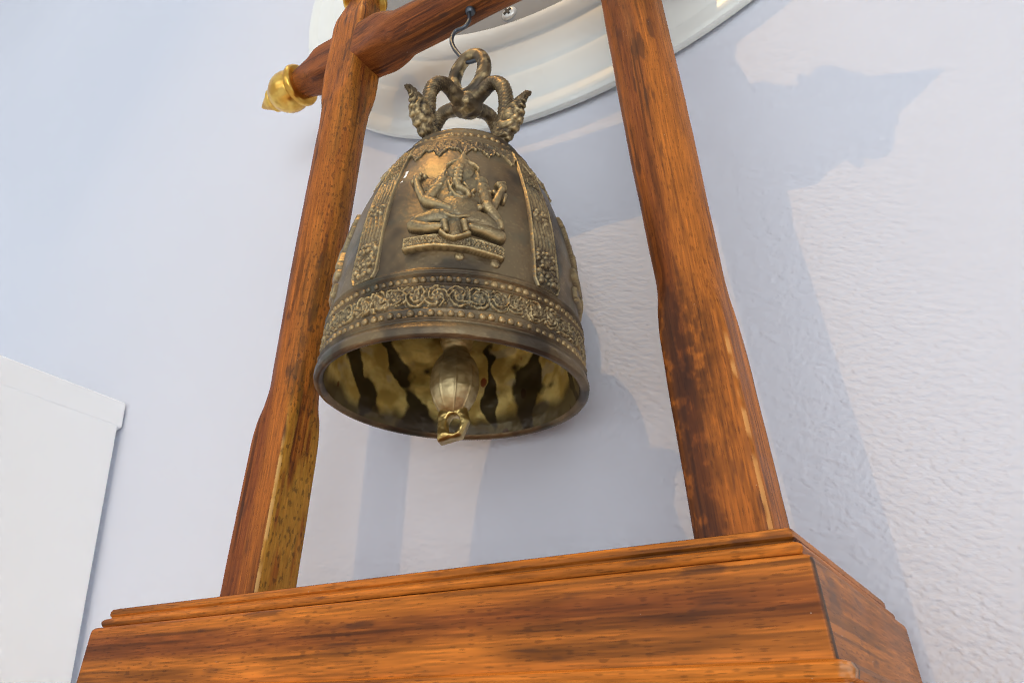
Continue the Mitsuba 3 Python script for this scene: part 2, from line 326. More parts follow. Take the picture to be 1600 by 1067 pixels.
def section(a, e, m=64):
    """A section between circle (e=0) and bevelled square (e=1) of half width a."""
    th = np.linspace(0, 2 * np.pi, m, endpoint=False) + np.pi / m
    n = 2 + 12 * e
    c, s = np.cos(th), np.sin(th)
    r = a / (np.abs(c) ** n + np.abs(s) ** n) ** (1 / n)
    return np.stack([r * c, r * s], 1)
def post(xa, xb, lv, ang=0.0):
    """lv: (z, half width, squareness); the axis runs from x = xa at z = -0.08 to xb at z = 0.30."""
    lv = np.array(lv, float); z = np.unique(np.r_[np.arange(lv[0, 0], lv[-1, 0], 0.002), lv[:, 0]])
    A, Ee = PchipInterpolator(lv[:, 0], lv[:, 1])(z), PchipInterpolator(lv[:, 0], lv[:, 2])(z)
    rings = []
    for zz, a, e in zip(z, A, Ee):
        s = section(a, e); x = xa + (xb - xa) * (zz + 0.08) / 0.38
        c, sn = math.cos(ang), math.sin(ang)
        rings.append(np.c_[x + s[:, 0] * c - s[:, 1] * sn, s[:, 0] * sn + s[:, 1] * c, np.full(len(s), zz)])
    return rough(loft(rings), 0.00022, 45, 5)
PL = [(-0.081, .0124, 1), (-0.012, .0126, 1), (-0.002, .0126, .9), (0.008, .0126, .4), (0.018, .0127, .08), (0.030, .0131, 0), (0.06, .0139, 0), (0.11, .0150, 0), (0.16, .0155, 0), (0.21, .0158, 0),
      (0.232, .0154, 0.05), (0.244, .0148, .35), (0.252, .0147, .8), (0.262, .0148, 1), (0.312, .0150, 1), (0.322, .0147, .8), (0.333, .0132, .4), (0.345, .0118, .05), (0.354, .0112, 0)]
add('bell_stand__post', post(-0.1110, -0.1045, PL), 'M_wood_left', 35)
add('bell_stand__post_001', post(0.1108, 0.1066, PL), 'M_wood_right', 35)
labels['bell_stand__post'] = {'label': 'left post, with warm light painted gold on the side facing the bell'}
labels['bell_stand__post_001'] = {'label': 'right post, with a dark worn stain at its foot'}
def postx(s, z): return (-0.1110 + 0.0065 * (z + 0.08) / 0.38) if s < 0 else (0.1108 - 0.0042 * (z + 0.08) / 0.38)
# crossbar, passing through both posts
_bz = PchipInterpolator([-0.25, -0.16, -0.105, -0.065, 0.002, 0.061, 0.105, 0.16, 0.25], [0.2915, 0.2915, 0.2892, 0.2864, 0.2822, 0.2762, 0.2680, 0.2580, 0.2550])
def barz(x): return _bz(x)
xl, xr = postx(-1, 0.29), postx(1, 0.265)
def bar_part(levels):
    """levels: (x, half depth, half height, squareness)"""
    rings = []
    lv = np.array(levels, float); xs = np.unique(np.r_[np.arange(lv[0, 0], lv[-1, 0], 0.002), lv[:, 0]])
    A, B, Ee = (PchipInterpolator(lv[:, 0], lv[:, k])(xs) for k in (1, 2, 3))
    for x, a, b, e in zip(xs, A, B, Ee):
        s = section(1.0, e); rings.append(np.c_[np.full(len(s), x), a * s[:, 0], barz(x) + b * s[:, 1]])
    return rough(loft(rings), 0.0002, 45, 9)
half = [(.058, .0120, .0120, 0), (.040, .0138, .0140, .1), (.031, .0146, .0158, .7), (.026, .0146, .0164, .95), (.012, .0146, .0170, 1)]
add('bell_stand__crossbar', bar_part([(xl - d, a, b, e) for d, a, b, e in half] + [(xl + .016, .0152, .0186, 1), (xl + .024, .0160, .0186, .85), (xl + .036, .0172, .0178, .25), (xl + .048, .0174, .0175, 0), (-.025, .0169, .0169, 0), (0, .0155, .0155, 0), (.03, .0146, .0146, 0),
    (xr - .048, .0145, .0145, 0), (xr - .036, .0146, .0150, .25), (xr - .024, .0148, .0160, .85), (xr - .016, .0148, .0165, 1)] + [(xr + d * .86, a * .86, b * .80, min(e, .45)) for d, a, b, e in half[::-1]]), 'M_wood_bar', 35)
FIN = [(0.006, -0.001), (0.0125, 0.0), (0.0138, 0.0012), (0.0142, 0.003), (0.0138, 0.0048), (0.0126, 0.0058), (0.0122, 0.0066), (0.0130, 0.0085), (0.0137, 0.0115), (0.0138, 0.0150), (0.0130, 0.0190), (0.0113, 0.0225), (0.0092, 0.0255), (0.0080, 0.0270),
       (0.0082, 0.0282), (0.0080, 0.0294), (0.0066, 0.0300), (0.0058, 0.0325), (0.0040, 0.0362), (0.0020, 0.0400), (0.0003, 0.0425)]
FIN = [(r * 1.27, h * 1.08) for r, h in FIN]
add('bell_stand__finial', lathe(FIN, [xl - 0.0545, 0, barz(xl - 0.0545)], [-1, 0, -0.06], 64), 'M_gilt', 40)
add('bell_stand__finial_001', lathe([(r * .78, h * .80) for r, h in FIN[:-5]] + [(0.0062, 0.0262), (0.0052, 0.0300), (0.0036, 0.0380), (0.0018, 0.0460), (0.0003, 0.0530)], [xr + 0.0440, 0, barz(xr + 0.0440)], [1, 0, 0.04], 64), 'M_gilt', 40)
add('bell_stand__finial_002', lathe(FIN, [postx(-1, .350), 0, 0.350], [0, 0, 1], 64), 'M_gilt', 40)
add('bell_stand__finial_003', lathe(FIN, [postx(1, .350), 0, 0.350], [0, 0, 1], 64), 'M_gilt', 40)
# screw hook
hook = sweep([(.0020, -.0022, .2735), (.0013, -.0032, .2625), (.0006, -.0040, .2530), (-.0022, -.0046, .2503), (-.0072, -.0050, .2505), (-.0101, -.0058, .2450), (-.0092, -.0066, .2370), (-.0058, -.0074, .2280), (-.0005, -.0080, .2175),
              (.0052, -.0085, .2092), (.0098, -.0090, .2072), (.0130, -.0096, .2062), (.0150, -.0100, .2068)], [.0014] * 12 + [.0009], 18, 110)
add('bell_stand__hook', hook, 'M_iron', 60)
add('bell_stand__hook__collar', lathe([(0.0012, -0.0030), (0.0026, -0.0030), (0.0034, -0.0020), (0.0036, 0.0), (0.0030, 0.002)], [.0018, -.0027, .2672], [0.05, -0.15, 1], 32), 'M_iron', 40)

# ------------------------------------------------------------------ the bell
labels['bell'] = {'label': 'small patinated bronze bell with seated elephant-headed figure in relief, hanging from the hook', 'category': 'bell'}
AX = np.array([0.03, 0, 1.0]); AX /= np.linalg.norm(AX)
E1 = np.array([1, 0, -0.03]); E1 /= np.linalg.norm(E1); E2 = np.cross(AX, E1); BO = np.array([0, BY, 0])
pz = np.array([-1, 0, 6, 30, 45, 55, 65, 75, 85, 95, 105, 110, 115, 120, 125, 130]) / 1e3
prr = np.array([59.0, 59.2, 58.0, 57.2, 56.4, 55.6, 54.4, 52.6, 49.8, 46.5, 42.5, 40.0, 36.9, 33.6, 30.6, 28.0]) / 1e3
RP = PchipInterpolator(pz, prr); RD = RP.derivative()
def on_bell(th, z, h=0.0):
    """Points of the bell's outside at azimuth th (radians) and height z, raised by h along the surface normal."""
    th, z, h = np.broadcast_arrays(th, z, h)
    r, d = RP(z), RD(z); l = np.sqrt(1 + d * d)
    rr, zz = r + h / l, z - h * d / l
    return BO + zz[..., None] * AX + rr[..., None] * (np.cos(th)[..., None] * E1 + np.sin(th)[..., None] * E2)
# body: outside with its rings, rounded lip, then the turned edge up to the inner wall
def g(z, z0, w): return np.exp(-((z - z0) / w) ** 2)
zz = np.unique(np.r_[np.linspace(0.0, 0.034, 150), np.linspace(0.034, 0.129, 150)])
hh = (0.0011 * g(zz, .0026, .0026) + 0.0010 * g(zz, .0069, .0006) + 0.0004 * g(zz, .0110, .0007) + 0.0010 * g(zz, .0219, .0006) + 0.0013 * g(zz, .0262, .0007) + 0.0011 * g(zz, .0282, .0009)
      + 0.0003 * ((zz > .0069) & (zz < .0262)) + 0.0010 * g(zz, .1135, .0008) + 0.0014 * g(zz, .1165, .0010) + 0.0016 * g(zz, .1260, .0012) + 0.0006 * g(zz, .129, .001))
th = np.linspace(-np.pi, np.pi, 720, endpoint=False)
TH, ZZ = np.meshgrid(th, zz)
Hn = np.broadcast_to(hh[:, None], TH.shape) * (1 + 0.25 * (meshkit.noise(np.stack([np.cos(TH) * 9, np.sin(TH) * 9, ZZ * 300], -1), 4) - .5))
Hn = Hn + 0.0007 * (meshkit.fbm(np.stack([np.cos(TH) * 5, np.sin(TH) * 5, ZZ * 60], -1), 3, 2) - .5)
outer = on_bell(TH, ZZ, Hn)
def ring_at(r, z): return BO + z * AX + r * (np.cos(th)[:, None] * E1 + np.sin(th)[:, None] * E2)
rings = [ring_at(.0556, .0012), ring_at(.0562, -.0002), ring_at(.0572, -.0008), ring_at(.0584, -.0007), ring_at(.0592, -.0001)] + list(outer) + [ring_at(.027, .1302), ring_at(.015, .1306), ring_at(.001, .1307)]
add('bell__body', loft(rings, cap=False), 'M_bronze', 50)
# inside
zi = np.linspace(0.001, 0.112, 160)
ri = np.minimum(RP(zi) - .0036, .0556)
top_f = np.clip((zi - .085) / .03, 0, 1); ri = ri * np.sqrt(np.clip(1 - top_f ** 2.4, 0.0004, 1))
TI, ZI = np.meshgrid(th, zi)
dI = 0.0070 * (meshkit.fbm(np.stack([np.cos(TI) * 2.4, np.sin(TI) * 2.4, ZI * 42], -1), 3, 11) - .45) * np.clip((ZI - .006) / .02, 0, 1)
RI = np.broadcast_to(ri[:, None], TI.shape) - np.maximum(dI, -.0012) * (ri[:, None] > .02)
inner = BO + ZI[..., None] * AX + RI[..., None] * (np.cos(TI)[..., None] * E1 + np.sin(TI)[..., None] * E2)
im = trimesh.Trimesh(inner.reshape(-1, 3), grid_faces(len(zi), len(th), True)[:, ::-1], process=False)
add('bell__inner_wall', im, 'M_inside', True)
labels['bell__inner_wall'] = {'label': 'blotchy brass inside of the bell with black soot streaks'}

def patch(t0, t1, z0, z1, fn, step=0.00028):
    """A relief on the bell: fn(theta in degrees, z in mm) -> height in mm; below zero it sinks into the body and is cut away."""
    nt, nz = int(math.radians(t1 - t0) * 0.052 / step), int((z1 - z0) / 1e3 / step)
    A, Z = np.meshgrid(np.linspace(t0, t1, nt), np.linspace(z0, z1, nz))
    h = fn(A, Z)
    P = on_bell(np.radians(A), Z / 1e3, h / 1e3).reshape(-1, 3)
    # patina, and painted highlights: a brighter metal colour on what stands proud
    hp = np.maximum(h, 0); k = 0.7e-3 / step
    highlight = np.clip((hp - gaussian_filter(hp, k)) / 0.42, 0, 1) * .68 + 0.08 * np.clip((hp - 1.2) / 2.6, 0, 1)
    a = meshkit.fbm(P * 60, 4, 3); b = meshkit.fbm(P * 420, 3, 5)
    highlight = np.clip(highlight.ravel() * (0.45 + 0.9 * b) * (0.55 + 0.8 * a), 0, 1)[:, None]
    t = np.clip((a - .32) / .34, 0, 1)[:, None] * .7 + .3 * b[:, None]
    col = np.array([0.086, 0.066, 0.043]) * (1 - t) + np.array([0.215, 0.154, 0.080]) * t
    g_ = np.clip((meshkit.fbm(P * 95, 3, 8) - .55) / .15, 0, 1)[:, None] * .35
    col = col * (1 - g_) + np.array([0.105, 0.115, 0.085]) * g_
    col = col * (1 - highlight) + np.array([0.57, 0.425, 0.205]) * highlight
    f = grid_faces(nz, nt); f = f[(h.ravel()[f] > -0.25).any(1)]
    used, inv = np.unique(f, return_inverse=True)
    return (P[used], inv.reshape(-1, 3)), col[used]
def highlight_colours(v, proud):  # dark bronze with highlights painted in where the surface bulges out
    a = meshkit.fbm(v * 90, 3, 3); b = meshkit.fbm(v * 420, 3, 5)
    t = np.clip((a - .32) / .34, 0, 1)[:, None]
    col = np.array([0.060, 0.047, 0.033]) * (1 - t) + np.array([0.165, 0.118, 0.064]) * t
    w = np.clip(proud * (0.4 + 0.9 * b) * (0.5 + 0.8 * a), 0, 1)[:, None]
    return col * (1 - w) + np.array([0.58, 0.43, 0.21]) * w
def add_highlit(key, mesh, disp):
    n = mesh.vertex_normals
    mesh = trimesh.Trimesh(mesh.vertices + n * disp[:, None], mesh.faces, process=False)
    q = (disp - np.percentile(disp, 45)) / (np.percentile(disp, 97) - np.percentile(disp, 45) + 1e-9)
    scene[key] = ply(mesh, 'M_relief', True, color=highlight_colours(mesh.vertices, np.clip(q, 0, 1)))
def add_relief(key, m, bsdf='M_relief'):
    scene[key] = ply(trimesh.Trimesh(*m[0], process=False), bsdf, True, color=m[1]) if bsdf == 'M_relief' else ply(trimesh.Trimesh(*m[0], process=False), bsdf, True)

# the figure: seated, elephant-headed, four arms, on a low cushion; parts given as strokes (azimuth, height) in degrees and mm
FC = -54.0
def U(t): return math.radians(t - FC) * 55.0
strokes = []          # (x0, y0, x1, y1, r0, r1, H, base)
def st(pts, r, H, base=0.0):
    pts = [(U(a), b) for a, b in pts]; r = np.broadcast_to(r, (len(pts),)) if np.ndim(r) == 0 else np.interp(np.linspace(0, 1, len(pts)), np.linspace(0, 1, len(r)), r)
    for k in range(len(pts) - 1 if len(pts) > 1 else 1):
        a, b = pts[k], pts[min(k + 1, len(pts) - 1)]
        strokes.append((*a, *b, r[k], r[min(k + 1, len(pts) - 1)], H, base))
# cushion and its feet
st([(-53.4, 35.3)], 2.0, 1.1); st([(-38.4, 33.9)], 2.2, 1.2)
# legs, feet, cloth
st([(-56.5, 55.5), (-65, 55), (-72.6, 52.6)], [4.6, 4.0, 3.4], 3.2, .6); st([(-73.6, 50.6), (-68, 48.6), (-61.8, 48.3)], [3.0, 2.6, 2.1], 3.6, .8); st([(-60.3, 49.8), (-59.2, 45.8)], [1.9, 1.5], 4.0, 1.2)
st([(-51.4, 55.2), (-44, 53.6), (-37.9, 50.2)], [4.8, 4.2, 3.4], 3.2, .6); st([(-37.2, 46.6), (-43, 48.0), (-49.4, 48.7)], [3.0, 2.7, 2.1], 3.6, .8); st([(-52.4, 50.4), (-51.4, 46.2)], [1.9, 1.6], 4.0, 1.2)
st([(-55.9, 56), (-55.9, 50), (-55.7, 45.2)], [4.2, 3.6, 3.4], 2.6, .8)
st([(-61.2, 44.9), (-59.0, 42.6), (-56.0, 41.8), (-52.8, 42.8), (-50.2, 44.4)], [1.1, .9, 1.0, .9, 1.2], 2.0, 3.1)
# body
st([(-54.6, 67)], 10.6, 2.8, .4); st([(-54.5, 59)], 9.4, 3.8, .4); st([(-60, 73.5), (-49, 73.5)], 5.6, 2.6, .5)
# front arms
st([(-63.4, 76.4)], 3.6, 2.6, .6); st([(-63.6, 75.6), (-69.0, 64.4)], [3.4, 2.8], 2.8, .8); st([(-69.0, 63.6), (-60.6, 58.6)], [2.7, 2.2], 3.2, 1.2); st([(-60.4, 58.6), (-58.6, 57.6)], [2.3, 2.1], 3.4, 1.1)
st([(-45.2, 76.4)], 3.8, 2.8, .6); st([(-46.4, 73.6)], 3.4, 2.4, .6); st([(-44.4, 72.5), (-42.6, 62.6)], [3.6, 3.0], 2.9, .8); st([(-42.6, 61.6), (-37.6, 53.4)], [2.8, 2.1], 3.3, 1.2); st([(-37.6, 53.0), (-37.0, 50.0)], [1.9, 1.5], 3.4, 1.4)
# armlets and bangles
for a, b in ((-65.6, 71.5), (-43.7, 69.0)): st([(a - 2.4, b - .6), (a + 2.4, b + .6)], .8, 1.0, 2.7)
for a, b in ((-62.6, 60.0), (-39.6, 56.6)): st([(a - 1.3, b + 1.5), (a + 1.3, b - 1.5)], .7, 1.0, 3.2)
st([(-45.9, 60.2)], 1.9, 2.6, .8)
# raised back arms with what they hold
st([(-67.4, 69.5), (-71.2, 65.4)], [1.8, 1.9], 2.0, .5); st([(-71.2, 65.4), (-74.4, 71.8), (-76.4, 77.4)], [2.0, 1.8, 1.5], 2.6, .6); st([(-76.6, 79.2)], 2.5, 2.4, .6)
st([(-78.2, 77.4)], 1.3, 2.2, .6); st([(-75.2, 82.0)], 1.2, 2.2, .5); st([(-73.0, 80.6)], 1.4, 1.8, .5); st([(-78.4, 81.4)], 1.0, 1.9, .5)
st([(-70.0, 76.0)], 4.6, .7, .25)
st([(-43.2, 63.6), (-40.2, 61.2)], [1.9, 2.0], 2.2, .5); st([(-40.2, 61.2), (-37.2, 69.0), (-35.0, 74.0)], [2.1, 2.0, 1.7], 2.6, .6); st([(-34.6, 75.8)], 2.6, 2.6, .6)
st([(-37.0, 76.6), (-33.6, 78.2)], 1.2, 1.8, 1.2); st([(-33.6, 71.0), (-34.6, 66.4)], [1.5, .8], 2.0, .5); st([(-39.0, 71.6)], 1.3, 1.8, .5)
# head, crown, ears
st([(-54.8, 81.4)], 7.2, 3.4, 1.4); st([(-54.7, 85.4), (-54.3, 90.0), (-54.1, 94.0)], [6.2, 3.4, 1.0], 3.6, 1.0)
st([(-61.6, 84.4), (-58.0, 87.2), (-53.6, 87.6), (-48.6, 85.4), (-46.6, 82.6)], [.8, .9, 1.0, .9, .8], 1.2, 3.4)
for a, b in ((-57.4, 88.2), (-54.2, 89.4), (-51.2, 88.2), (-55.9, 91.2), (-52.8, 91.0)): st([(a, b)], 1.1, 1.2, 2.6)
st([(-61.6, 79.8)], 3.2, 2.0, .7); st([(-62.4, 82.2), (-63.2, 78.6), (-61.4, 75.4), (-59.8, 74.6)], [1.0, .9, .9, .7], 1.4, 1.6)
st([(-48.2, 79.4)], 3.4, 2.0, .7); st([(-47.2, 82.0), (-46.3, 78.4), (-47.6, 75.2), (-49.4, 74.4)], [1.0, .9, .9, .7], 1.4, 1.6)
# trunk, tusk, eyes, necklace, sacred thread
st([(-55.2, 82.0), (-56.1, 76.6), (-56.3, 72.4), (-55.3, 69.3), (-53.2, 67.9), (-51.6, 66.6), (-51.0, 64.9)], [2.9, 2.4, 2.1, 1.9, 1.7, 1.5, 1.3], 3.0, 2.6)
for b in (80.0, 77.6, 75.2, 72.8): st([(-57.6, b), (-54.4, b + .3)], .55, .7, 5.1)
st([(-53.0, 71.4), (-50.8, 68.0)], [1.0, .6], 1.6, 3.2); st([(-57.6, 72.2), (-58.8, 69.4)], [1.0, .6], 1.6, 3.0)
st([(-58.4, 80.4)], 1.2, 1.2, 3.4); st([(-52.2, 79.9)], 1.2, 1.2, 3.4); st([(-59.6, 82.4), (-57.0, 82.6)], .7, .8, 3.6); st([(-53.4, 82.2), (-50.8, 81.4)], .7, .8, 3.6)
st([(-60.2, 73.2), (-58.6, 68.2), (-56.6, 65.2), (-53.6, 63.6), (-50.8, 64.8), (-48.6, 68.6)], [.9, 1.0, 1.1, 1.3, 1.1, .9], 1.7, 2.5)
st([(-59.2, 70.6), (-57.2, 67.4), (-54.0, 66.4), (-51.0, 67.2)], .7, 1.2, 2.5)
for a, b in ((-58.7, 66.4), (-55.4, 62.0), (-52.0, 62.2), (-49.0, 65.8)): st([(a, b)], 1.0, 1.4, 2.4)
st([(-60.2, 54.6), (-57.4, 53.0), (-54.4, 52.8), (-50.6, 53.6)], .8, 1.0, 3.2)
def figure_height(A, Z):
    x, y = np.radians(A - FC) * 55.0, Z
    h = np.full(x.shape, -1.0)
    yc = np.interp(x, [U(-78), U(-64), U(-51), U(-34)], [40.6, 41.5, 40.5, 37.6])
    for xa, xb, lo, hi, top in ((U(-77.6), U(-34.9), -2.2, 3.6, 2.5), (U(-76.6), U(-35.6), -3.4, -1.4, 3.4), (U(-76.8), U(-35.8), 2.2, 3.4, 3.0)):
        q = np.clip(np.minimum(np.minimum(x - xa, xb - x), np.minimum(y - yc - lo, hi - y + yc)) / .7, -1, 1)
        h = np.maximum(h, np.where(q > 0, (top + (top < 2.9) * (.9 * (meshkit.noise(np.stack([x * 1.7, y * 1.7, 0 * x], -1), 21) - .5) + .25 * np.sin(x * 5.6 + 3 * np.sin(y * 2.1)))) * np.sqrt(np.clip(1 - (1 - q) ** 2, 0, 1)), q))
    for x0, y0, x1, y1, r0, r1, H, base in strokes:
        bx = (min(x0 - r0, x1 - r1) - .6, max(x0 + r0, x1 + r1) + .6, min(y0 - r0, y1 - r1) - .6, max(y0 + r0, y1 + r1) + .6)
        m = (x > bx[0]) & (x < bx[1]) & (y > bx[2]) & (y < bx[3])
        if not m.any(): continue
        X, Y = x[m], y[m]; dx, dy = x1 - x0, y1 - y0; L = dx * dx + dy * dy
        t = np.clip(((X - x0) * dx + (Y - y0) * dy) / L, 0, 1) if L > 0 else np.zeros_like(X)
        r = r0 + (r1 - r0) * t; d = np.hypot(X - x0 - t * dx, Y - y0 - t * dy) / r
        k = np.where(d < 1, base * np.clip((1 - d) / .18, 0, 1) ** .5 + H * np.sqrt(np.clip(1 - d * d, 0, 1)), -.8 * np.clip((d - 1) * r / .8, 0, 1))
        h[m] = np.maximum(h[m], k)
    w = .6 * (meshkit.fbm(np.stack([x * .9, y * .9, 0 * x], -1), 3, 5) - .5) + .35 * np.abs(np.sin(meshkit.fbm(np.stack([x * .25, y * .25, 0 * x], -1), 2, 6) * 40)) - .2
    h = np.where(h > 0, h + .5 * w, h)
    return gaussian_filter(h, 0.45)
for i, off in enumerate((0, -90, 90)):
    m = patch(FC - 27 + off, FC + 23.5 + off, 30, 97, lambda A, Z: (lambda h: h if off == 0 else np.where(h > 0, h * .62, h))(figure_height(A - off, Z)), .00024 if off == 0 else .0005)
    add_relief('bell__relief_figure' + ('' if i == 0 else '_%03d' % i), m)
labels['bell__relief_figure'] = {'label': 'seated elephant-headed four-armed figure in relief on the front of the bell'}

# upright foliage panels between the figures
def panel_fn(tc, seed):
    r = np.random.default_rng(seed)
    blobs = [(r.uniform(-5.2, 5.2), r.uniform(32.5, 48), r.uniform(.8, 1.5), r.uniform(.9, 1.7)) for _ in range(60)]
    blobs += [(r.uniform(-4.6, 4.6), r.uniform(64, 71), r.uniform(.8, 1.6), r.uniform(.8, 1.5)) for _ in range(20)]
    blobs += [(r.uniform(-4.4, 4.4), r.uniform(86, 108), r.uniform(.5, 1.0), r.uniform(.5, 1.0)) for _ in range(46)]
    def fn(A, Z):
        x = np.radians(A - tc) * 55.0; y = Z
        half = np.interp(y, [28, 33, 85, 100, 112], [5.0, 7.2, 7.0, 6.2, 4.6])
        e = half - np.abs(x)                                   # distance in from the panel's edge
        h = np.where(e > 0, 0.25, -0.6)
        fl = (y - 48) % 20 / 20
        ph = x / 1.75 * (1 - .35 * fl) + 0.35 * np.sin(y / 3.4 + seed) + .5 * np.sign(x) * fl ** 2 * 1.2
        strand = np.abs(np.sin(ph * np.pi / 1.15)) ** .8 * (0.9 * np.sin(np.clip(fl, 0, 1) * np.pi) ** .35)
        h = np.where((e > .9) & (y > 47) & (y < 90), h + 1.15 * strand, h)
        sw = meshkit.fbm(np.stack([x * .62, y * .5, 0 * x + seed], -1), 2, 8); curl = np.abs(np.sin(sw * 24))
        h = np.where((e > .9) & (y >= 88) & (y < 112), h + .85 * curl, h)
        h = np.where((e > .8) & (y <= 47), h + .4 * curl, h)
        for bx, by_, br, bh in blobs:
            d = np.hypot(x - bx, (y - by_)) / br
            h = np.maximum(h, np.where((d < 1) & (e > .4), .5 + bh * np.sqrt(np.clip(1 - d * d, 0, 1)), -1))
        h = np.maximum(h, 1.5 * np.exp(-((e - .35) / .62) ** 2) - .15)     # raised border
        h = np.where((y < 29.3) | (e < -.9), -.6, h)
        return np.where(h > 0, h + .45 * (meshkit.fbm(np.stack([x, y, 0 * x], -1), 2, 3) - .5), h)
    return fn
for i, tc in enumerate((-97.0, -12.7, 77.0, -186.0)):
    add_relief('bell__relief_panel' + ('' if i == 0 else '_%03d' % i), patch(tc - 9, tc + 9, 28.5, 112, panel_fn(tc, i + 1), .00028 if i < 2 else .0006))

# leafy band between the two rows of beads
def band_fn(A, Z):
    u, y = np.radians(A) * 58.0, Z
    h = np.full(u.shape, -.4)
    r = np.random.default_rng(3); pitch = 2 * np.pi * 58.0 / 44
    for k in range(44):
        cu = -np.pi * 58 + (k + .5) * pitch; x = u - cu; m = np.abs(x) < pitch
        jx, jy = r.uniform(-.9, .9), r.uniform(-.7, .7); X, Y = x[m] - jx, (y[m] - 16.4 - jy) * r.uniform(.85, 1.15)
        wv = 1.4 * (meshkit.fbm(np.stack([u[m] * .55, y[m] * .55, 0 * X + 2], -1), 2, 4) - .5); X, Y = X + wv, Y - wv; rr, an = np.hypot(X, Y), np.arctan2(Y, X)
        rot = r.uniform(0, 6)
        scroll = np.abs(np.sin(rr * r.uniform(1.3, 1.8) + an * (1, -1, 2, -1.5)[k % 4] + rot))                       # a tendril winding round each rosette
        f = np.where(rr < 5.2, (.75 + .9 * meshkit.noise(np.stack([u[m] * .5, y[m] * .5, 0 * X], -1), 8)) * scroll ** 1.6 - .1, -.4)
        f = np.maximum(f, np.where(rr < 2.7, 1.25 * np.abs(np.cos(an * 2.5 + rot)) ** .5 * np.clip((2.7 - rr) / .7, 0, 1), -.4))
        f = np.maximum(f, 1.3 * np.sqrt(np.clip(1 - (rr / 1.25) ** 2, 0, 1)) - .1)
        h[m] = np.maximum(h[m], f)
        for _ in range(13):
            bx, by_, br = r.uniform(-pitch / 2, pitch / 2), r.uniform(-4.4, 4.4), r.uniform(.4, .9)
            d = np.hypot(X - bx, Y - by_) / br
            h[m] = np.maximum(h[m], np.where(d < 1, .35 + r.uniform(.4, 1.1) * np.sqrt(np.clip(1 - d * d, 0, 1)), -1))
    w = meshkit.fbm(np.stack([u * 1.1, y * 1.1, 0 * u], -1), 3, 6) - .5
    h = np.where(np.abs(y - 16.4) < 4.9, h + .9 * w + .15, -.6)
    return h
add_relief('bell__floral_band', patch(-180, 180, 11.0, 21.8, band_fn, .0003))
# petal fringe round the shoulder
def fringe_fn(A, Z):
    k = np.abs(((A + 54) / 15.0 + .5) % 1 - .5) * 2              # 0 at a petal's middle
    k2 = np.abs(((A + 61.5) / 15.0 + .5) % 1 - .5) * 2
    edge = np.maximum(0, 0) + np.minimum(97.5 + 9.5 * k ** 1.3, 102.0 + 6 * k2 ** 1.4) + 1.6 * (meshkit.noise(np.stack([A * .9, 0 * A, 0 * A], -1), 3) - .5)
    d = (Z - edge) * .75
    h = np.where(d > 0, .35 + .9 * np.clip(d / .5, 0, 1) * np.exp(-np.clip(d - .4, 0, 9) * .35), -.6)
    w = meshkit.fbm(np.stack([A * .55, Z * .55, 0 * A], -1), 3, 9) - .5
    return np.where((d > 0) & (Z < 112.6), h + 1.5 * w, -.6)
add_relief('bell__petal_fringe', patch(-180, 180, 95, 113, fringe_fn, .0003))
# beads
bead_kinds = []
for k in range(4):
    b = trimesh.creation.icosphere(2, 1.0); b = rough(b, .10, 1.6, k); bead_kinds.append(ply(b, 'M_bronze_rubbed', True))
nb = 0
for count, z, r, zs in ((91, .0089, .00142, 1.0), (102, .0239, .00140, 1.0), (60, .1208, .00125, 1.0)):
    for k in range(count):
        a = 2 * np.pi * (k + .25 * (rng.random() - .5)) / count; j = 1 + .36 * (rng.random() - .5)
        c = on_bell(np.array(a), np.array(z + .00015 * rng.normal()), np.array(-.0001 + .0004 * rng.random()))
        mt = np.eye(4); mt[:3, :3] = np.stack([-np.sin(a) * E1 + np.cos(a) * E2, AX, np.cos(a) * E1 + np.sin(a) * E2], 1) @ np.diag([r * j * 1.05, r * j, r * j * .95]); mt[:3, 3] = c
        scene['bell__bead' + ('' if nb == 0 else '_%03d' % nb)] = {**bead_kinds[k % 4], 'to_world': T(mt.tolist())}; nb += 1
# chips of white paint left on the body
def chip(t, z, w, h, seed):
    r = np.random.default_rng(seed)
    def fn(A, Z):
        x, y = np.radians(A - t) * 50, Z - z
        return .16 - .5 * (np.maximum(np.abs(x) / w, np.abs(y) / h) > .75 + .5 * (meshkit.noise(np.stack([x * 1.2, y * 1.2, 0 * x + seed], -1), seed) - .5))
    return patch(t - 4, t + 4, z - 5, z + 5, fn, .00022)
add_relief('bell__paint_chip', chip(-86.6, 88.0, 1.0, 3.4, 1), 'M_paint_chip')
add_relief('bell__paint_chip_001', chip(-88.0, 82.6, 1.7, .8, 2), 'M_paint_chip')

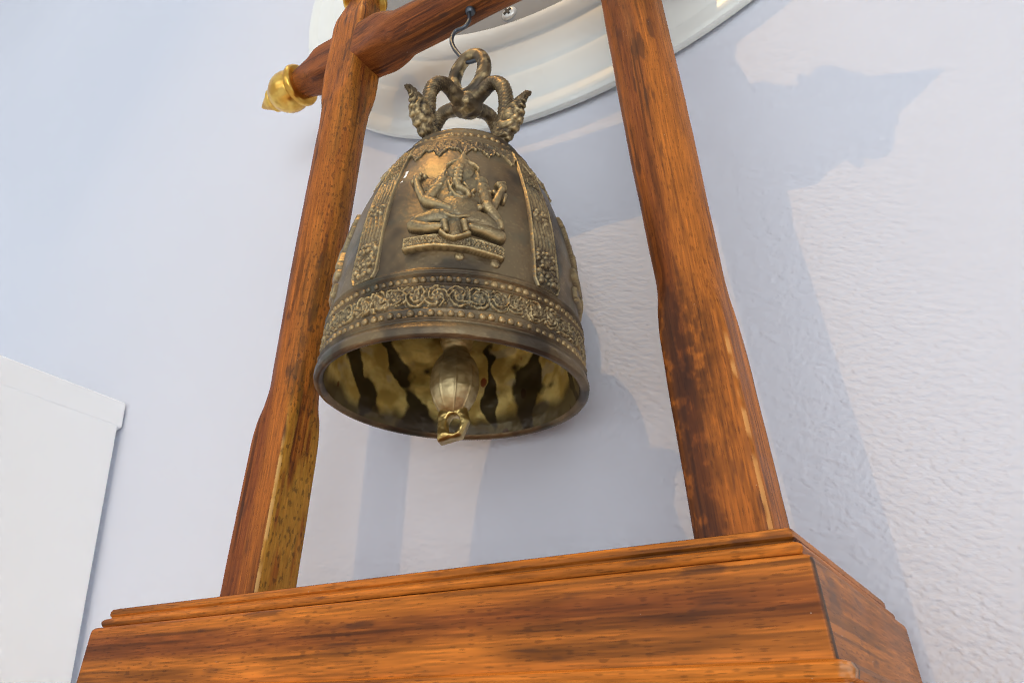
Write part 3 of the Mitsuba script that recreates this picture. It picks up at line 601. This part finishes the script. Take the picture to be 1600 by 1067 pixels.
# crown: four serpent legs meeting in a hub, and the ring above
def inplane(az, rho, z):
    a = math.radians(az); d = math.cos(a) * E1 + math.sin(a) * E2
    return BO + z / 1e3 * AX + rho / 1e3 * d
LEG = [(0, 171), (6, 174), (13, 177), (19.5, 178), (26, 172), (29.6, 160), (28.6, 147), (25.5, 136), (23.5, 128)]
for i, az in enumerate((-99, -9, 81, 171)):
    m = sweep([inplane(az, q[0], q[1] - (2.6 if az == -99 else 0) * min(1, q[0] / 10)) for q in LEG], np.array([5.0, 4.8, 4.4, 4.1, 4.0, 3.9, 3.7, 3.8, 4.2]) / 1e3, 28, 120)
    # scales: staggered rows of small bumps along the body, over an uneven casting
    c = m.vertices; nr, sd = 120, 28
    ii, jj = np.arange(len(c)) // sd, np.arange(len(c)) % sd
    sc_ = np.maximum(0, np.cos(ii * 2 * np.pi / 4.0 + np.pi * ((jj // 3.5) % 2)) * np.cos(jj * 2 * np.pi / 3.5)); sc_[nr * sd:] = 0
    sfx = '' if i == 0 else '_%03d' % i
    add_highlit('bell__crown_leg' + sfx, m, .00055 * sc_ * np.clip((ii - 18) / 25, 0, 1) + .0011 * (meshkit.fbm(c * 260, 3, 5) - .5))
    # the serpent head, a curling leaf on the outside of the leg
    dr_ = np.array([math.cos(math.radians(az)), math.sin(math.radians(az)), 0]); side = np.cross(AX, dr_)
    S = [(25, 129, 3.6, 3.0), (28.5, 133.5, 5.2, 3.8), (32, 139, 6.6, 4.2), (35.2, 144.5, 6.2, 4.0), (38.0, 149, 4.6, 3.3), (41.2, 152.4, 3.0, 2.5), (44.2, 153.8, 2.2, 2.0), (46.2, 152.6, 1.6, 1.5)]
    qs = np.linspace(0, len(S) - 1, 60); SS = np.array(S, float); fi = PchipInterpolator(np.arange(len(S)), SS)(qs)
    cen = np.array([inplane(az, a, b) for a, b in fi[:, :2]]); tg = np.gradient(cen, axis=0); tg /= np.linalg.norm(tg, axis=1, keepdims=True)
    ang = np.linspace(0, 2 * np.pi, 40, endpoint=False); ringsl = []
    for k in range(len(cen)):
        nrm = np.cross(side, tg[k])
        wv = 1 + .10 * np.sin(k * .9)
        ringsl.append(cen[k] + fi[k, 2] / 1e3 * wv * np.cos(ang)[:, None] * nrm + fi[k, 3] / 1e3 * np.sin(ang)[:, None] * side)
    hd = loft(ringsl); c = hd.vertices; m_ = 40
    ii, jj = np.arange(len(c)) // m_, np.arange(len(c)) % m_
    u_, v_ = ii / 60.0, jj / m_
    # a spiral boss on either cheek, a frilled edge, fine curls
    cheek = np.minimum(np.abs(v_ - .25), np.abs(v_ - .75)) * 24; along = (u_ - .36) * 22
    rr_, an_ = np.hypot(cheek, along), np.arctan2(cheek, along)
    spiral = np.abs(np.sin(rr_ * 1.15 + an_ / 2)) * np.exp(-(rr_ / 6.0) ** 2)
    frill = np.maximum(0, np.cos(ii * .9)) * np.exp(-((np.minimum(v_, 1 - v_)) / .09) ** 2)
    curl = np.abs(np.sin(meshkit.fbm(c * 240, 2, 4) * 30))
    add_highlit('bell__crown_leg' + sfx + '__serpent_head', hd, .0015 * (spiral - .3) + .0012 * frill + .0007 * (curl - .5) + .0004 * (meshkit.noise(c * 800, 2) - .5))
hub = trimesh.creation.icosphere(5, 1.0); hub.vertices = hub.vertices * np.array([9.4, 9.4, 6.8]) / 1e3; hub.vertices += inplane(0, 0, 172.5)
add_highlit('bell__crown_hub', hub, .0016 * (meshkit.fbm(hub.vertices * 320, 3, 2) - .5))
rp, aR = [], np.linspace(-np.pi / 2, 1.5 * np.pi, 80, endpoint=False)
ringR = []
az = -3
d_ = math.cos(math.radians(az)) * E1 + math.sin(math.radians(az)) * E2; n_ = np.cross(AX, d_); cR = inplane(0, 0, 197.5)
for t in aR:
    rad = np.cos(t) * d_ * .0113 + np.sin(t) * AX * .0165; o = np.cos(t) * d_ * .0165 + np.sin(t) * AX * .0118; o /= np.linalg.norm(o)
    tr = .0043 - .0003 * np.sin(t); b = np.linspace(0, 2 * np.pi, 28, endpoint=False)
    ringR.append(cR + rad + tr * (np.cos(b)[:, None] * o + np.sin(b)[:, None] * n_))
vR = np.array(ringR); nR = len(vR)
fR = grid_faces(nR + 1, 28, True) % (nR * 28)
tm = trimesh.Trimesh(vR.reshape(-1, 3), fR, process=False)
if tm.volume < 0: tm.invert()
add_highlit('bell__ring', tm, .0005 * (meshkit.fbm(tm.vertices * 260, 3, 2) - .5))

# clapper
CP = np.array([0.0018, BY, 0.0])
prof = np.array([(-10, 2.5), (-9, 4.6), (-7.5, 6.3), (-5.5, 7.8), (-2.5, 9.3), (1, 10.3), (5, 10.6), (9, 10.1), (13, 8.8), (16, 7.2), (18, 6.2), (19.5, 6.0), (21, 6.7), (24, 7.4), (27, 6.8), (29.5, 5.0), (31, 2.0)]) / 1e3
zc = np.linspace(prof[0, 0], prof[-1, 0], 110); rc = PchipInterpolator(prof[:, 0], prof[:, 1])(zc)
ac = np.linspace(0, 2 * np.pi, 160, endpoint=False); rg = []
for z_, r_ in zip(zc, rc):
    k = np.abs(((ac * 9 / (2 * np.pi) + .3) % 1) - .5) * 2
    rr = r_ + (.0005 * np.exp(-((1 - k) / .10) ** 2) if -.010 < z_ < .0165 else 0)
    rg.append(np.c_[CP[0] + z_ * .03 + rr * np.cos(ac), CP[1] + rr * np.sin(ac), np.full(160, z_)])
cl = rough(loft(rg), .0004, 160, 4)
add('bell__clapper', cl, 'M_clapper', True)
def eyebody():
    # a flattened loop with a pointed lower corner, facing the viewer: smooth union of tapered rods, the hole left between them
    a = math.radians(-54 - 14); f = np.array([math.cos(a), math.sin(a), 0]); sd = np.array([-math.sin(a), math.cos(a), 0])
    poly = np.array([(-4.0, -4.0), (-6.0, -11.0), (-5.4, -20.8), (3.4, -18.8), (6.4, -13.0), (4.4, -4.0)])
    edges = [(poly[k], poly[(k + 1) % 6]) for k in range(6)]
    def field(x, y, z):
        d2, inside = 1e9, True
        for (ax_, ay), (bx, by_) in edges:
            dx, dy = bx - ax_, by_ - ay; t = min(1.0, max(0.0, ((x - ax_) * dx + (z - ay) * dy) / (dx * dx + dy * dy)))
            d2 = min(d2, math.hypot(x - ax_ - t * dx, z - ay - t * dy))
            if dx * (z - ay) - dy * (x - ax_) < 0: inside = False
        d2 = -d2 if inside else d2
        th = 0.8 + 1.2 * max(0.0, (z + 21) / -8 + 1)                      # a little thicker along the lower edge
        body = 2.7 - math.hypot(max(d2 + 1.9, 0.0), max(abs(y) - th, 0.0)) 
        hole = math.hypot((x - .5) / .92, (z + 14.2) / 1.25) - 3.0 - .09 * y * y / 2
        k = .7; q = max(k - abs(body - hole), 0.0) / k
        return min(body, hole) - q * q * k / 4
    mm = m3.Manifold.level_set(field, [-10, -8, -25, 11, 8, 0], .62).to_mesh()
    v = mm.vert_properties[:, :3] / 1e3
    t = trimesh.Trimesh(CP + v[:, :1] * sd + v[:, 1:2] * f + v[:, 2:3] * np.array([0, 0, 1.0]), mm.tri_verts)
    trimesh.smoothing.filter_taubin(t, iterations=18)
    if t.volume < 0: t.invert()
    return rough(t, .0003, 220, 8)
add('bell__clapper__eye', eyebody(), 'M_clapper_eye', True)
add('bell__clapper__wire', sweep([(0.0022, BY - .001, .029), (0.0030, BY - .0015, .034), (.0032, BY, .06), (.0036, BY, .1125)], .0011, 12, 40), 'M_iron', 50)
